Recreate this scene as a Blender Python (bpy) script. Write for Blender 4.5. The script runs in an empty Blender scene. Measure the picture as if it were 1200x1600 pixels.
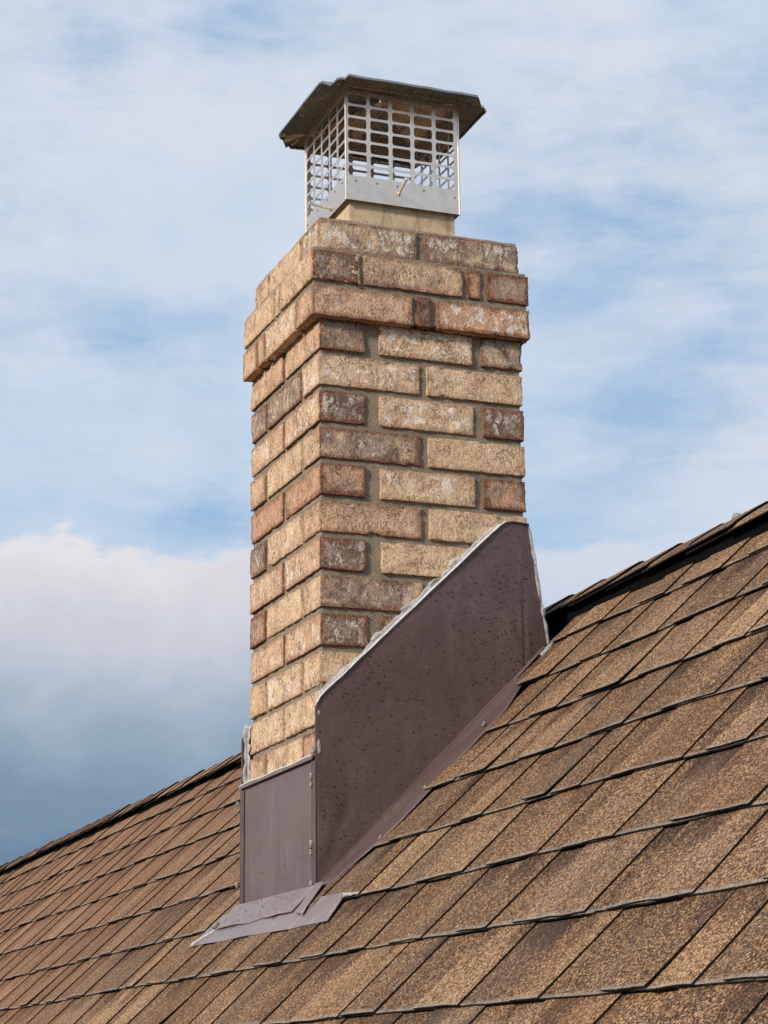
import bpy, bmesh, math, random
import numpy as np
from mathutils import Matrix, Vector

# ------------------------------------------------------------------ camera, sky, sun, exposure
S = bpy.context.scene
COL = S.collection
R = math.radians
cd = bpy.data.cameras.new('camera')
cam = bpy.data.objects.new('camera', cd); COL.objects.link(cam)
cd.sensor_fit = 'VERTICAL'; cd.sensor_height = 24.0; cd.lens = 24.0 * 3316.3 / 1600.0
cd.clip_start = 0.05; cd.clip_end = 5000
RX = Vector((0.93267286, -0.36051979, -0.01211721))
UP = Vector((-0.08182492, -0.24415986, 0.96627669))
FW = Vector((0.3513204, 0.90022855, 0.25722077))
m = Matrix.Identity(4)
for i in range(3):
    m[i][0] = RX[i]; m[i][1] = UP[i]; m[i][2] = -FW[i]
m[0][3], m[1][3], m[2][3] = -1.20442573, -3.39657084, -1.33281902
cam.matrix_world = m
S.camera = cam

SUN_EL, SUN_AZ = 28.0, 246.0           # azimuth clockwise from +Y
sd = bpy.data.lights.new('sun', 'SUN'); sd.energy = 4.2; sd.angle = R(8); sd.color = (1.0, 0.89, 0.755)
sun = bpy.data.objects.new('sun', sd); COL.objects.link(sun)
sdir = Vector((math.sin(R(SUN_AZ)) * math.cos(R(SUN_EL)), math.cos(R(SUN_AZ)) * math.cos(R(SUN_EL)), math.sin(R(SUN_EL))))
sun.rotation_euler = sdir.to_track_quat('Z', 'Y').to_euler()
sun.location = sdir * 20

S.view_settings.view_transform = 'Standard'
S.view_settings.look = 'None'
S.view_settings.gamma = 1.0
S.view_settings.exposure = 0.0
S.cycles.max_bounces = 6
S.cycles.use_denoising = False
S.cycles.sample_clamp_indirect = 2.0


class G:
    """tiny helper for node graphs"""
    def __init__(s, tree):
        s.t = tree; s.n = tree.nodes; s.l = tree.links
    def new(s, typ, **kw):
        n = s.n.new(typ)
        for k, v in kw.items(): setattr(n, k, v)
        return n
    def put(s, sock, v):
        if v is None: return
        if isinstance(v, bpy.types.NodeSocket): s.l.new(v, sock)
        else: sock.default_value = v
    def math(s, op, a, b=None, c=None, clamp=False):
        n = s.new('ShaderNodeMath', operation=op); n.use_clamp = clamp
        s.put(n.inputs[0], a); s.put(n.inputs[1], b); s.put(n.inputs[2], c)
        return n.outputs[0]
    def add(s, a, b): return s.math('ADD', a, b)
    def sub(s, a, b): return s.math('SUBTRACT', a, b)
    def mul(s, a, b): return s.math('MULTIPLY', a, b)
    def sstep(s, v, a, b, lo=0.0, hi=1.0):
        n = s.new('ShaderNodeMapRange', interpolation_type='SMOOTHSTEP')
        s.put(n.inputs[0], v); s.put(n.inputs[1], a); s.put(n.inputs[2], b); s.put(n.inputs[3], lo); s.put(n.inputs[4], hi)
        return n.outputs[0]
    def mix(s, f, a, b, mode='MIX'):
        n = s.new('ShaderNodeMix', data_type='RGBA', blend_type=mode)
        s.put(n.inputs[0], f)
        s.put(n.inputs[6], (*a, 1) if isinstance(a, tuple) and len(a) == 3 else a)
        s.put(n.inputs[7], (*b, 1) if isinstance(b, tuple) and len(b) == 3 else b)
        return n.outputs[2]
    def noise(s, vec, scale, detail=4, rough=0.55, dist=0.0, w=None):
        n = s.new('ShaderNodeTexNoise')
        if w is not None:
            n.noise_dimensions = '4D'; s.put(n.inputs['W'], w)
        s.put(n.inputs['Vector'], vec); n.inputs['Scale'].default_value = scale
        n.inputs['Detail'].default_value = detail; n.inputs['Roughness'].default_value = rough
        n.inputs['Distortion'].default_value = dist
        return n.outputs[0]
    def vor(s, vec, scale, out='Distance', feature='F1'):
        n = s.new('ShaderNodeTexVoronoi', feature=feature)
        s.put(n.inputs['Vector'], vec); n.inputs['Scale'].default_value = scale
        return n.outputs[out]
    def ramp(s, f, stops, mode='LINEAR'):
        n = s.new('ShaderNodeValToRGB'); cr = n.color_ramp; cr.interpolation = mode
        while len(cr.elements) > 1: cr.elements.remove(cr.elements[0])
        cr.elements[0].position = stops[0][0]; cr.elements[0].color = (*stops[0][1], 1)
        for p, c in stops[1:]:
            e = cr.elements.new(p); e.color = (*c, 1)
        s.put(n.inputs[0], f)
        return n.outputs[0]
    def attr(s, name):
        return s.new('ShaderNodeAttribute', attribute_name=name).outputs['Fac']
    def scalevec(s, vec, v):
        n = s.new('ShaderNodeVectorMath', operation='MULTIPLY')
        s.put(n.inputs[0], vec); n.inputs[1].default_value = v
        return n.outputs[0]
    def sep(s, col, i=0):
        n = s.new('ShaderNodeSeparateColor'); s.put(n.inputs[0], col); return n.outputs[i]
    def xyz(s, vec):
        n = s.new('ShaderNodeSeparateXYZ'); s.put(n.inputs[0], vec); return n.outputs
    def comb(s, x, y, z):
        n = s.new('ShaderNodeCombineXYZ'); s.put(n.inputs[0], x); s.put(n.inputs[1], y); s.put(n.inputs[2], z); return n.outputs[0]
    def bump(s, h, strength, dist, nrm=None):
        n = s.new('ShaderNodeBump'); s.put(n.inputs['Height'], h)
        n.inputs['Strength'].default_value = strength; n.inputs['Distance'].default_value = dist
        if nrm is not None: s.put(n.inputs['Normal'], nrm)
        return n.outputs[0]


def srgb(r, g, b):
    f = lambda c: (c / 255 / 12.92) if c <= 10 else ((c / 255 + .055) / 1.055) ** 2.4
    return (f(r), f(g), f(b))


# ---- sky: Nishita air with a cloud cover laid out by direction (azimuth, elevation in degrees)
W = bpy.data.worlds.new('World'); S.world = W; W.use_nodes = True
g = G(W.node_tree); g.n.clear()
STR = 0.10
out = g.new('ShaderNodeOutputWorld'); bg = g.new('ShaderNodeBackground'); g.l.new(bg.outputs[0], out.inputs[0])
bg.inputs[1].default_value = STR
sky = g.new('ShaderNodeTexSky', sky_type='NISHITA'); sky.sun_disc = False
sky.sun_elevation = R(SUN_EL); sky.sun_rotation = R(SUN_AZ)
tc = g.new('ShaderNodeTexCoord').outputs['Generated']
X, Y, Z = g.xyz(tc)
az = g.mul(g.math('ARCTAN2', X, Y), 180 / math.pi)
el = g.mul(g.math('ARCSINE', Z), 180 / math.pi)
P = g.comb(az, g.mul(el, 1.9), 0.0)
PS = g.comb(g.add(az, g.mul(el, .35)), g.mul(el, 3.6), 4.0)
PB = g.comb(az, g.mul(el, 1.25), 9.0)
n1 = g.noise(P, 0.085, 5, 0.50, 0.6)
n2 = g.noise(PS, 0.20, 6, 0.58, 0.5)
n3 = g.noise(PB, 0.11, 5, 0.5, 0.3)
n4 = g.noise(g.comb(az, g.mul(el, 4.5), 2.0), 0.75, 5, 0.62, 0.4)
n5 = g.noise(PB, 0.45, 6, 0.56, 0.3)
def k(c): return tuple(v / STR for v in c)
def pxaz(x): return 21.3 + (x - 600) / 57.9
def pxel(y): return 14.9 - (y - 800) / 57.9
cover = g.add(g.mul(g.sub(n1, 0.5), 1.15), g.add(g.mul(g.sub(n2, 0.5), 0.78), g.mul(g.sub(n4, 0.5), 0.30)))
cover = g.add(cover, g.add(0.77, g.mul(g.sub(n5, .5), .55)))
# clearer and thicker places in the cover
for (px, py, wx, wy, a) in ((230, 520, 190, 75, -.50), (320, 815, 120, 55, -.62), (60, 95, 150, 60, -.22), (330, 30, 200, 60, -.10),
                            (1000, 650, 230, 80, -.30), (960, 350, 200, 30, -.22), (900, 480, 160, 60, -.15), (1130, 560, 120, 50, -.25), (900, 820, 130, 60, -.15),
                            (120, 260, 230, 120, .25), (330, 330, 200, 60, .22), (60, 700, 170, 80, .25), (1060, 500, 120, 40, .2),
                            (700, 60, 300, 80, -.02), (1100, 120, 200, 90, .02)):
    dx = g.mul(g.sub(az, pxaz(px)), 57.9 / wx); dy = g.mul(g.sub(el, pxel(py)), 57.9 / wy)
    e_ = g.math('EXPONENT', g.mul(g.add(g.mul(dx, dx), g.mul(dy, dy)), -1.0))
    cover = g.add(cover, g.mul(e_, a))
cf = g.sstep(cover, -0.05, 1.0)
blue = g.mix(g.sstep(el, 2.0, 60.0), k(srgb(152, 192, 228)), k(srgb(112, 160, 214)))
blue = g.mix(0.18, blue, sky.outputs[0])
white = g.mix(g.sstep(n3, 0.35, 0.65), k(srgb(198, 215, 234)), k(srgb(214, 222, 234)))
high = g.mix(cf, blue, white)
# low bank: white cumulus tops, slate blue rain cloud under them
hump = g.ramp(g.mul(g.sub(az, pxaz(-200)), 1 / (pxaz(1400) - pxaz(-200))), [(0, (.45,) * 3), (.13, (.60,) * 3), (.20, (.66,) * 3), (.26, (.42,) * 3), (.33, (.36,) * 3), (.38, (.72,) * 3), (.6, (.5,) * 3), (.73, (.60,) * 3), (.80, (.45,) * 3), (1, (.5,) * 3)], 'B_SPLINE')
top = g.add(g.add(12.9, g.mul(hump, 2.2)), g.add(g.mul(g.sub(n5, 0.5), 2.6), g.mul(g.sub(n4, .5), .5)))
d = g.sub(top, el)                                     # degrees below the cloud top
body = g.ramp(g.mul(g.add(d, g.mul(g.sub(n3, .5), 2.0)), 1 / 11.0), [(0.0, k(srgb(231, 228, 231))), (.08, k(srgb(220, 218, 224))), (.20, k(srgb(202, 206, 217))), (.34, k(srgb(176, 189, 205))),
                                   (.47, k(srgb(149, 169, 189))), (.60, k(srgb(126, 149, 173))), (.78, k(srgb(107, 132, 159))), (1, k(srgb(98, 124, 153)))])
body = g.mix(g.sstep(n2, .45, .75, 0, .16), body, k(srgb(205, 214, 226)))
edge = g.sstep(d, -.05, g.add(0.40, g.mul(g.sstep(n3, .38, .62), .8)))
left = g.sstep(az, pxaz(760), pxaz(430))
low = g.mul(edge, g.add(g.mul(left, .55), .45))
allsky = g.mix(low, high, body)
ground = g.sstep(el, 0.5, -3.0)
allsky = g.mix(ground, allsky, k(srgb(120, 130, 135)))
g.l.new(allsky, bg.inputs[0])

# ------------------------------------------------------------------ helpers
rng = np.random.default_rng(7)
random.seed(7)


def _h(ix, iy, iz, seed):
    n = (ix * 374761393 + iy * 668265263 + iz * 2147483647 + seed * 1274126177) & 0xffffffff
    n = ((n ^ (n >> 13)) * 1274126177) & 0xffffffff
    n = ((n ^ (n >> 16)) * 2246822519) & 0xffffffff
    return ((n ^ (n >> 15)) & 0xffff) / 65535.0


def vnoise(p, seed=0):
    """value noise in -1..1, p is (n,3) already scaled"""
    p = np.asarray(p, float); i = np.floor(p).astype(np.int64); f = p - i; f = f * f * (3 - 2 * f)
    r = 0
    for a in (0, 1):
        for b in (0, 1):
            for c in (0, 1):
                w = (f[:, 0] if a else 1 - f[:, 0]) * (f[:, 1] if b else 1 - f[:, 1]) * (f[:, 2] if c else 1 - f[:, 2])
                r = r + w * _h(i[:, 0] + a, i[:, 1] + b, i[:, 2] + c, seed)
    return r * 2 - 1


class MB:
    """collects vertices, faces, per-face material, per-vertex float attributes"""
    def __init__(s): s.v = []; s.f = []; s.m = []; s.a = {}; s.n = 0
    def add(s, v, f, mi=0, **at):
        v = np.asarray(v, float); o = s.n
        s.v.append(v); s.n += len(v)
        for q in f: s.f.append(tuple(int(i) + o for i in q))
        s.m += [mi] * len(f) if np.isscalar(mi) else list(mi)
        for kk, vv in at.items():
            s.a.setdefault(kk, []).append((o, np.broadcast_to(np.asarray(vv, float), (len(v),)).copy()))
    def build(s, name, mats, parent=None, smooth=False, **tags):
        me = bpy.data.meshes.new(name)
        V = np.concatenate(s.v); me.from_pydata(V.tolist(), [], s.f)
        for mm in (mats if isinstance(mats, (list, tuple)) else [mats]): me.materials.append(mm)
        me.polygons.foreach_set('material_index', s.m)
        if smooth: me.polygons.foreach_set('use_smooth', [True] * len(s.f))
        for kk, parts in s.a.items():
            arr = np.zeros(len(V), np.float32)
            for o, vals in parts: arr[o:o + len(vals)] = vals
            me.attributes.new(kk, 'FLOAT', 'POINT').data.foreach_set('value', arr)
        me.update()
        o = bpy.data.objects.new(name, me); COL.objects.link(o)
        if parent is not None: o.parent = parent
        for kk, vv in tags.items(): o[kk] = vv
        return o
    def box(s, lo, hi, mi=0, **at):
        x0, y0, z0 = lo; x1, y1, z1 = hi
        v = [(x0, y0, z0), (x1, y0, z0), (x1, y1, z0), (x0, y1, z0), (x0, y0, z1), (x1, y0, z1), (x1, y1, z1), (x0, y1, z1)]
        s.add(v, [(0, 3, 2, 1), (4, 5, 6, 7), (0, 1, 5, 4), (1, 2, 6, 5), (2, 3, 7, 6), (3, 0, 4, 7)], mi, **at)
    def grid(s, pts, mi=0, thick=None, **at):
        """pts (nu,nv,3) -> sheet; with thick (a vector or scalar array of vectors) a closed slab"""
        nu, nv = pts.shape[:2]; idx = np.arange(nu * nv).reshape(nu, nv)
        top = pts.reshape(-1, 3)
        fa = [(idx[i, j], idx[i + 1, j], idx[i + 1, j + 1], idx[i, j + 1]) for i in range(nu - 1) for j in range(nv - 1)]
        if thick is None:
            s.add(top, fa, mi, **at); return
        bot = top + np.asarray(thick, float); N = nu * nv
        fb = [tuple(q + N for q in reversed(f)) for f in fa]
        ed = []
        for i in range(nu - 1):
            ed.append((idx[i + 1, 0], idx[i, 0], idx[i, 0] + N, idx[i + 1, 0] + N))
            ed.append((idx[i, nv - 1], idx[i + 1, nv - 1], idx[i + 1, nv - 1] + N, idx[i, nv - 1] + N))
        for j in range(nv - 1):
            ed.append((idx[0, j], idx[0, j + 1], idx[0, j + 1] + N, idx[0, j] + N))
            ed.append((idx[nu - 1, j + 1], idx[nu - 1, j], idx[nu - 1, j] + N, idx[nu - 1, j + 1] + N))
        mtop, medge = (mi[:2] if isinstance(mi, tuple) else (mi, mi))
        em = [medge] * len(ed)
        if isinstance(mi, tuple) and len(mi) > 2:
            for i in range(nu - 1): em[2 * i] = mi[2]
        at2 = {kk: np.concatenate([np.broadcast_to(np.asarray(vv, float).ravel() if not np.isscalar(vv) else vv, (N,))] * 2) for kk, vv in at.items()}
        s.add(np.concatenate([top, bot]), fa + fb + ed, [mtop] * len(fa) + [medge] * len(fb) + em, **at2)
    def tube(s, path, rad, n=8, mi=0, squash=None, **at):
        path = np.asarray(path, float); m_ = len(path)
        rad = np.broadcast_to(np.asarray(rad, float), (m_,))
        tan = np.gradient(path, axis=0); tan /= np.linalg.norm(tan, axis=1)[:, None] + 1e-12
        ref = np.array([0.13, 0.21, 0.97]);
        if abs(tan[0] @ ref) > .9: ref = np.array([1., 0.1, 0])
        vs = []
        for i in range(m_):
            a = np.cross(tan[i], ref); a /= np.linalg.norm(a); b = np.cross(tan[i], a)
            for q in range(n):
                t = 2 * math.pi * q / n
                vs.append(path[i] + rad[i] * (math.cos(t) * a + math.sin(t) * b))
        vs = np.array(vs)
        if squash is not None:
            ax, c, kf = squash; vs[:, ax] = c + (vs[:, ax] - c) * kf
        f = [(i * n + q, i * n + (q + 1) % n, (i + 1) * n + (q + 1) % n, (i + 1) * n + q) for i in range(m_ - 1) for q in range(n)]
        f += [tuple(reversed(range(n))), tuple(range((m_ - 1) * n, m_ * n))]
        s.add(vs, f, mi, **at)


def empty(name, loc, label, cat, group=None):
    o = bpy.data.objects.new(name, None); COL.objects.link(o); o.location = loc
    o.empty_display_size = .1
    o['label'] = label; o['category'] = cat
    if group: o['group'] = group
    return o


def mat(name):
    mm = bpy.data.materials.new(name); mm.use_nodes = True
    gg = G(mm.node_tree); b = gg.n['Principled BSDF']
    return mm, gg, b, gg.new('ShaderNodeTexCoord').outputs['Object']


# ------------------------------------------------------------------ materials
def m_brick():
    mm, g, b, tc = mat('brick')
    tone, edge, seed = g.attr('tone'), g.attr('edge'), g.attr('seed')
    white, red = g.attr('white'), g.attr('red')
    V = g.comb(g.add(g.xyz(tc)[0], seed), g.add(g.xyz(tc)[1], g.mul(seed, 1.7)), g.xyz(tc)[2])
    big = g.noise(V, 22, 4, .6, .6)
    fib = g.noise(g.scalevec(V, (1.0, 1.0, .62)), 70, 7, .70, 1.2)
    fine = g.noise(V, 420, 3, .7)
    grit = g.noise(V, 190, 3, .7, .6)
    crease = g.noise(g.scalevec(V, (1.0, 1.0, .55)), 42, 5, .62, 2.6)
    cr = g.math('ABSOLUTE', g.sub(crease, .5))
    gate = g.sstep(g.noise(V, 30, 2, .5), .45, .60)
    crk = g.mul(g.sstep(cr, .0, .020, 1.0, 0.0), gate)
    base = g.mix(g.sstep(big, .35, .66), (.80, .595, .39), (.66, .45, .29))
    base = g.mix(g.mul(red, .75), base, (.55, .29, .19))
    dark = g.mix(g.sstep(fib, .40, .60), (.14, .095, .072), (.42, .335, .285))
    tf = g.sstep(g.add(g.mul(tone, 1.1), g.add(g.mul(g.sub(fib, .5), 1.0), g.mul(g.sub(big, .5), 1.3))), .28, .85)
    col = g.mix(tf, base, dark)
    col = g.mix(g.sstep(grit, .50, .36, 0, .55), col, (.30, .17, .10))
    # fired rim: red-brown to near black along the arrises
    rim = g.sstep(g.add(edge, g.mul(g.sub(g.noise(V, 60, 4, .7, .8), .5), .034)), .0120, .0005)
    rimc = g.mix(g.sstep(fine, .35, .65), (.13, .050, .030), (.30, .13, .072))
    col = g.mix(g.mul(rim, g.add(g.mul(tone, .9), g.add(g.mul(red, .55), .12))), col, rimc)
    # pale crust in patches
    pat = g.noise(V, 34, 3, .6, .8)
    wv = g.add(g.add(g.mul(fib, .50), g.mul(pat, .30)), g.mul(g.noise(V, 130, 4, .7, 1.0), .20))
    ws = g.sstep(wv, g.sub(.60, g.mul(white, .11)), g.sub(.635, g.mul(white, .10)))
    far = g.sstep(edge, .001, .012)
    col = g.mix(g.mul(g.mul(ws, far), g.mul(g.add(.35, g.mul(white, .55)), g.sub(1.0, g.mul(tone, .35)))), col, (.88, .80, .71))
    col = g.mix(g.mul(crk, .70), col, (.17, .095, .055))
    sp = g.sstep(g.noise(V, 260, 2, .6), .66, .72)
    col = g.mix(g.mul(sp, .65), col, (.07, .045, .035))
    g.put(b.inputs['Base Color'], col)
    b.inputs['Roughness'].default_value = .88; b.inputs['Specular IOR Level'].default_value = .25
    h = g.add(g.mul(fib, 1.0), g.add(g.add(g.mul(fine, .25), g.mul(grit, .4)), g.mul(crk, -.45)))
    g.put(b.inputs['Normal'], g.bump(h, 1.0, .0050))
    return mm


def m_mortar():
    mm, g, b, tc = mat('mortar')
    n = g.noise(tc, 30, 5, .65); f = g.noise(tc, 420, 3, .75)
    col = g.mix(g.sstep(n, .3, .7), (.175, .145, .105), (.28, .22, .155))
    col = g.mix(g.sstep(f, .45, .62, 0, .5), col, (.42, .35, .26))
    col = g.mix(g.sstep(f, .45, .36, 0, .6), col, (.09, .068, .05))
    g.put(b.inputs['Base Color'], col); b.inputs['Roughness'].default_value = .95
    g.put(b.inputs['Normal'], g.bump(g.add(n, g.mul(f, .8)), .9, .0025))
    return mm


def m_clay():
    mm, g, b, tc = mat('flue_clay')
    n = g.noise(tc, 28, 5, .65, .4); f = g.noise(tc, 300, 3, .7)
    st = g.noise(g.scalevec(tc, (1, 1, .25)), 55, 4, .65, .5)
    col = g.mix(g.sstep(n, .3, .7), (.50, .37, .235), (.60, .48, .33))
    col = g.mix(g.sstep(st, .48, .68, 0, .65), col, (.30, .19, .11))
    col = g.mix(g.mul(g.sstep(g.noise(tc, 90, 2, .6), .70, .74), .8), col, (.14, .09, .06))
    g.put(b.inputs['Base Color'], col); b.inputs['Roughness'].default_value = .85
    g.put(b.inputs['Normal'], g.bump(g.add(n, g.mul(f, .3)), .5, .002))
    return mm


def m_steel(name, base, rough, bump=.25, bscale=9, ramt=.22):
    mm, g, b, tc = mat(name)
    n = g.noise(tc, bscale, 3, .5, .6); sm = g.noise(tc, 60, 4, .65)
    br = g.noise(g.scalevec(tc, (8, 8, 120)), 8, 3, .6)
    col = g.mix(g.sstep(sm, .35, .75, 0, .45), base, tuple(c * .72 for c in base))
    g.put(b.inputs['Base Color'], col); b.inputs['Metallic'].default_value = 1
    g.put(b.inputs['Roughness'], g.add(rough, g.mul(g.sub(g.add(sm, br), 1.0), ramt)))
    g.put(b.inputs['Normal'], g.bump(g.add(n, g.mul(sm, .06)), bump, .012))
    return mm


def m_painted(name='brown_painted_metal', rough=.36, dust=(.19, .15, .135), da=.35, k_=1.0, ad=0.0):
    mm, g, b, tc = mat(name)
    n = g.noise(tc, 5, 4, .6, .5); s2 = g.noise(g.scalevec(tc, (1, 1, .3)), 30, 5, .65, .3); f = g.noise(tc, 260, 3, .7)
    col = g.mix(g.sstep(n, .3, .7), tuple(c * k_ + ad for c in (.084, .050, .047)), tuple(c * k_ + ad for c in (.108, .068, .062)))
    col = g.mix(g.sstep(s2, .48, .8, 0, da), col, dust)
    col = g.mix(g.mul(g.sstep(g.noise(tc, 140, 2), .69, .74), .12), col, (.04, .028, .026))
    g.put(b.inputs['Base Color'], col)
    g.put(b.inputs['Roughness'], g.add(rough, g.mul(s2, .22)))
    b.inputs['Specular IOR Level'].default_value = .55
    g.put(b.inputs['Normal'], g.bump(g.add(n, g.mul(f, .02)), .22, .02))
    return mm


def m_seal(name, col, tr=.0, rough=.28, alpha=1.0):
    mm, g, b, tc = mat(name)
    n = g.noise(tc, 90, 4, .6, .6)
    g.put(b.inputs['Base Color'], g.mix(g.sstep(n, .3, .7), col, tuple(c * .72 for c in col)))
    b.inputs['Roughness'].default_value = rough
    b.inputs['Transmission Weight'].default_value = tr
    b.inputs['IOR'].default_value = 1.3
    b.inputs['Alpha'].default_value = alpha
    g.put(b.inputs['Normal'], g.bump(n, .5, .004))
    return mm


def m_granule():
    mm, g, b, tc = mat('shingle_granules')
    tone, wear, dd, sd_ = g.attr('tone'), g.attr('wear'), g.attr('dd'), g.attr('seed')
    cell = g.vor(tc, 560, 'Color'); r = g.sep(cell, 0); r2 = g.sep(cell, 1)
    cell2 = g.sep(g.vor(tc, 330, 'Color'), 0)
    Xc, Yc, Zc = g.xyz(tc)
    patch = g.noise(g.comb(Yc, g.mul(sd_, 5.0), g.mul(Xc, .12)), 13, 2, .5, w=sd_)
    wx = g.noise(tc, 2.2, 4, .6)
    mid = g.noise(tc, 38, 3, .6)
    bias = g.add(g.mul(g.sub(tone, .5), .38), g.add(g.mul(g.sub(patch, .5), .62), g.mul(g.sub(wx, .5), .30)))
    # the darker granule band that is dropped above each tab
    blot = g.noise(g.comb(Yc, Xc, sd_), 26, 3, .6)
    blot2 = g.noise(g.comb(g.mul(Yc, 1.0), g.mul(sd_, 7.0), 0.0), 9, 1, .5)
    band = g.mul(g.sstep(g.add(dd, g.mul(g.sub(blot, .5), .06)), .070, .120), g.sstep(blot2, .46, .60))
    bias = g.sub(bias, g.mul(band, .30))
    bias = g.add(bias, g.mul(g.sub(mid, .5), .16))
    v = g.add(g.add(g.mul(g.sub(r, .5), .98), g.mul(g.sub(cell2, .5), .42)), g.add(.465, bias))
    col = g.ramp(v, [(0, (.017, .010, .007)), (.22, (.048, .025, .014)), (.42, (.105, .052, .025)), (.60, (.180, .092, .042)),
                     (.80, (.300, .170, .082)), (1, (.47, .32, .185))])
    # colour family drifts: rusty, tan, grey-brown
    fam = g.noise(g.comb(Yc, g.mul(sd_, 3.0), g.mul(Xc, .3)), 5, 2, .5)
    col = g.mix(g.sstep(fam, .45, .75, 0, .30), col, (.17, .120, .095))
    col = g.mix(g.mul(g.sstep(fam, .5, .2), .22), col, (.32, .155, .070))
    # the far half of the slope was laid from a rustier batch
    col = g.mix(g.sstep(g.add(Yc, g.mul(g.sub(wx, .5), 1.6)), .3, 1.9, 0, .55), col, g.mix(.5, col, (.27, .115, .05)))
    wc = g.sstep(g.add(wear, g.mul(g.sub(mid, .5), .8)), .45, 1.0)
    col = g.mix(g.mul(wc, .55), col, g.mix(r2, (.16, .145, .13), (.40, .37, .34)))
    g.put(b.inputs['Base Color'], col)
    b.inputs['Roughness'].default_value = .85; b.inputs['Specular IOR Level'].default_value = .3
    hgt = g.add(g.vor(tc, 480, 'Distance'), g.mul(r, .6))
    g.put(b.inputs['Normal'], g.bump(hgt, .55, .0012))
    return mm


def m_plain(name, col, rough=.8, spec=.3, n_amt=.3, scale=80):
    mm, g, b, tc = mat(name)
    n = g.noise(tc, scale, 4, .6)
    g.put(b.inputs['Base Color'], g.mix(g.sstep(n, .3, .7), col, tuple(c * (1 - n_amt) for c in col)))
    b.inputs['Roughness'].default_value = rough; b.inputs['Specular IOR Level'].default_value = spec
    g.put(b.inputs['Normal'], g.bump(n, .3, .002))
    return mm


BRICK, MORTAR, CLAY = m_brick(), m_mortar(), m_clay()
STEEL = m_steel('stainless_sheet', (.86, .75, .64), .42)
LID = m_steel('stainless_lid', (.36, .33, .30), .11, .55, 12, .05)
PAINT = m_painted()
PAINTW = m_painted('wet_sunlit_tint_painted_metal', .26, (.34, .28, .26), .8, 1.5, .05)  # wet gloss; sun and sky light painted in as paler base and dust
PAINTA = m_painted('sunlit_tint_painted_metal', .34, (.24, .20, .18), .45, 1.15, .035)  # same brown paint, lightened to stand for sun and sky sheen on the apron
SEAL = m_seal('clear_sealant', (.50, .49, .47), .45)
SMEAR = m_seal('sealant_film', (.78, .78, .77), .1, .2, .5)
SEALW = m_seal('white_sealant', (.74, .75, .76), .0, .35)
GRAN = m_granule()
ASPH = m_plain('asphalt_edge', (.016, .014, .013), .9, .15, .4, 300)
EDGEG = m_plain('asphalt_edge_dusty', (.060, .053, .047), .9, .2, .8, 90)
VENT = m_plain('black_plastic', (.006, .006, .006), .9, .05)
SIDING = m_plain('cream_siding', (.55, .50, .42), .7, .3, .12, 6)
GRASS = m_plain('grass', (.075, .07, .04), .95, .1, .5, 3)


# ------------------------------------------------------------------ ground and house
mb = MB(); mb.add([(-2000, -2000, -7.2), (2000, -2000, -7.2), (2000, 2000, -7.2), (-2000, 2000, -7.2)], [(0, 1, 2, 3)])
mb.build('ground', GRASS, kind='structure')

CZ = -1.015                         # the slope: z = x + CZ  (12 in 12)
XR = 0.545                          # ridge line
Y0, Y1 = -5.2, 9.5                  # gable ends
XE = -3.3                           # eave
q2 = 2 ** -.5
NRM = np.array([-q2, 0, q2])


def slope(s, y, h):
    """point on the near slope: s up the slope, y along the ridge, h above the plane"""
    s, y, h = np.broadcast_arrays(s, y, h)
    return np.stack([s * q2 - h * q2, y, CZ + s * q2 + h * q2], -1)


house = empty('house', (XR, 2.0, -7.2), 'gabled house with a steep roof of mottled brown and tan asphalt shingles', 'house')
def H(o):
    """parent while keeping the world place"""
    o.parent = house; o.matrix_parent_inverse = Matrix.Translation(-house.location); return o

mb = MB()
xe2 = 2 * XR - XE
mb.box((XE + .5, Y0 + .35, -7.2), (xe2 - .5, Y1 - .35, CZ + XE + .35))
zt = CZ + XR - .2
for yy in (Y0 + .35, Y1 - .35):
    o_ = .01 if yy < 0 else -.01
    mb.add([(XE + .5, yy, CZ + XE + .35), (xe2 - .5, yy, CZ + XE + .35), (XR, yy, zt), (XE + .5, yy - o_ * 8, CZ + XE + .35), (xe2 - .5, yy - o_ * 8, CZ + XE + .35), (XR, yy - o_ * 8, zt)],
           [(0, 1, 2), (5, 4, 3), (0, 3, 4, 1), (1, 4, 5, 2), (2, 5, 3, 0)])
H(mb.build('wall', SIDING))

# roof: deck, then courses of laminated shingles
EXPO = 0.1365
S0 = 0.0645
SR = XR / q2
mb = MB()
dk = .018
a = slope(np.array([XE / q2, SR]), 0, -.012)
A_, B_ = a[0], a[1]
for yy0, yy1 in ((Y0, Y1),):
    v = [(A_[0], yy0, A_[2]), (B_[0], yy0, B_[2]), (2 * XR - A_[0], yy0, A_[2])]
    v += [(x, yy0, z - .03) for x, _, z in v]
    v += [(x, yy1, z) for x, _, z in v]
    mb.add(v, [(0, 1, 7, 6), (1, 2, 8, 7), (9, 10, 4, 3), (10, 11, 5, 4), (0, 3, 4, 1), (1, 4, 5, 2), (6, 7, 10, 9), (7, 8, 11, 10), (0, 6, 9, 3), (2, 5, 11, 8)], 1)

C_W = .4
def cuts(s):
    """where the chimney and its flashing interrupt a course whose butt is at s: (ya, yb)"""
    x = s * q2
    if x < -.09: return None
    if x < -.02: return (-.070, .430)
    if x < .30: return (-.122 + .007 * math.sin(x * 40), .52)
    if x < .40: return (-.018, .50)
    return (-.012, .412)


def wave(s, y):
    sh = np.shape(s); p = np.stack([np.ravel(s) * 2.2, np.ravel(y) * 2.2, np.zeros(np.size(s))], 1)
    p3 = np.stack([np.ravel(s) * 9, np.ravel(y) * 9, np.ones(np.size(s))], 1)
    return (vnoise(p, 3) * .0022 + vnoise(p3, 4) * .0008).reshape(sh)


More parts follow.
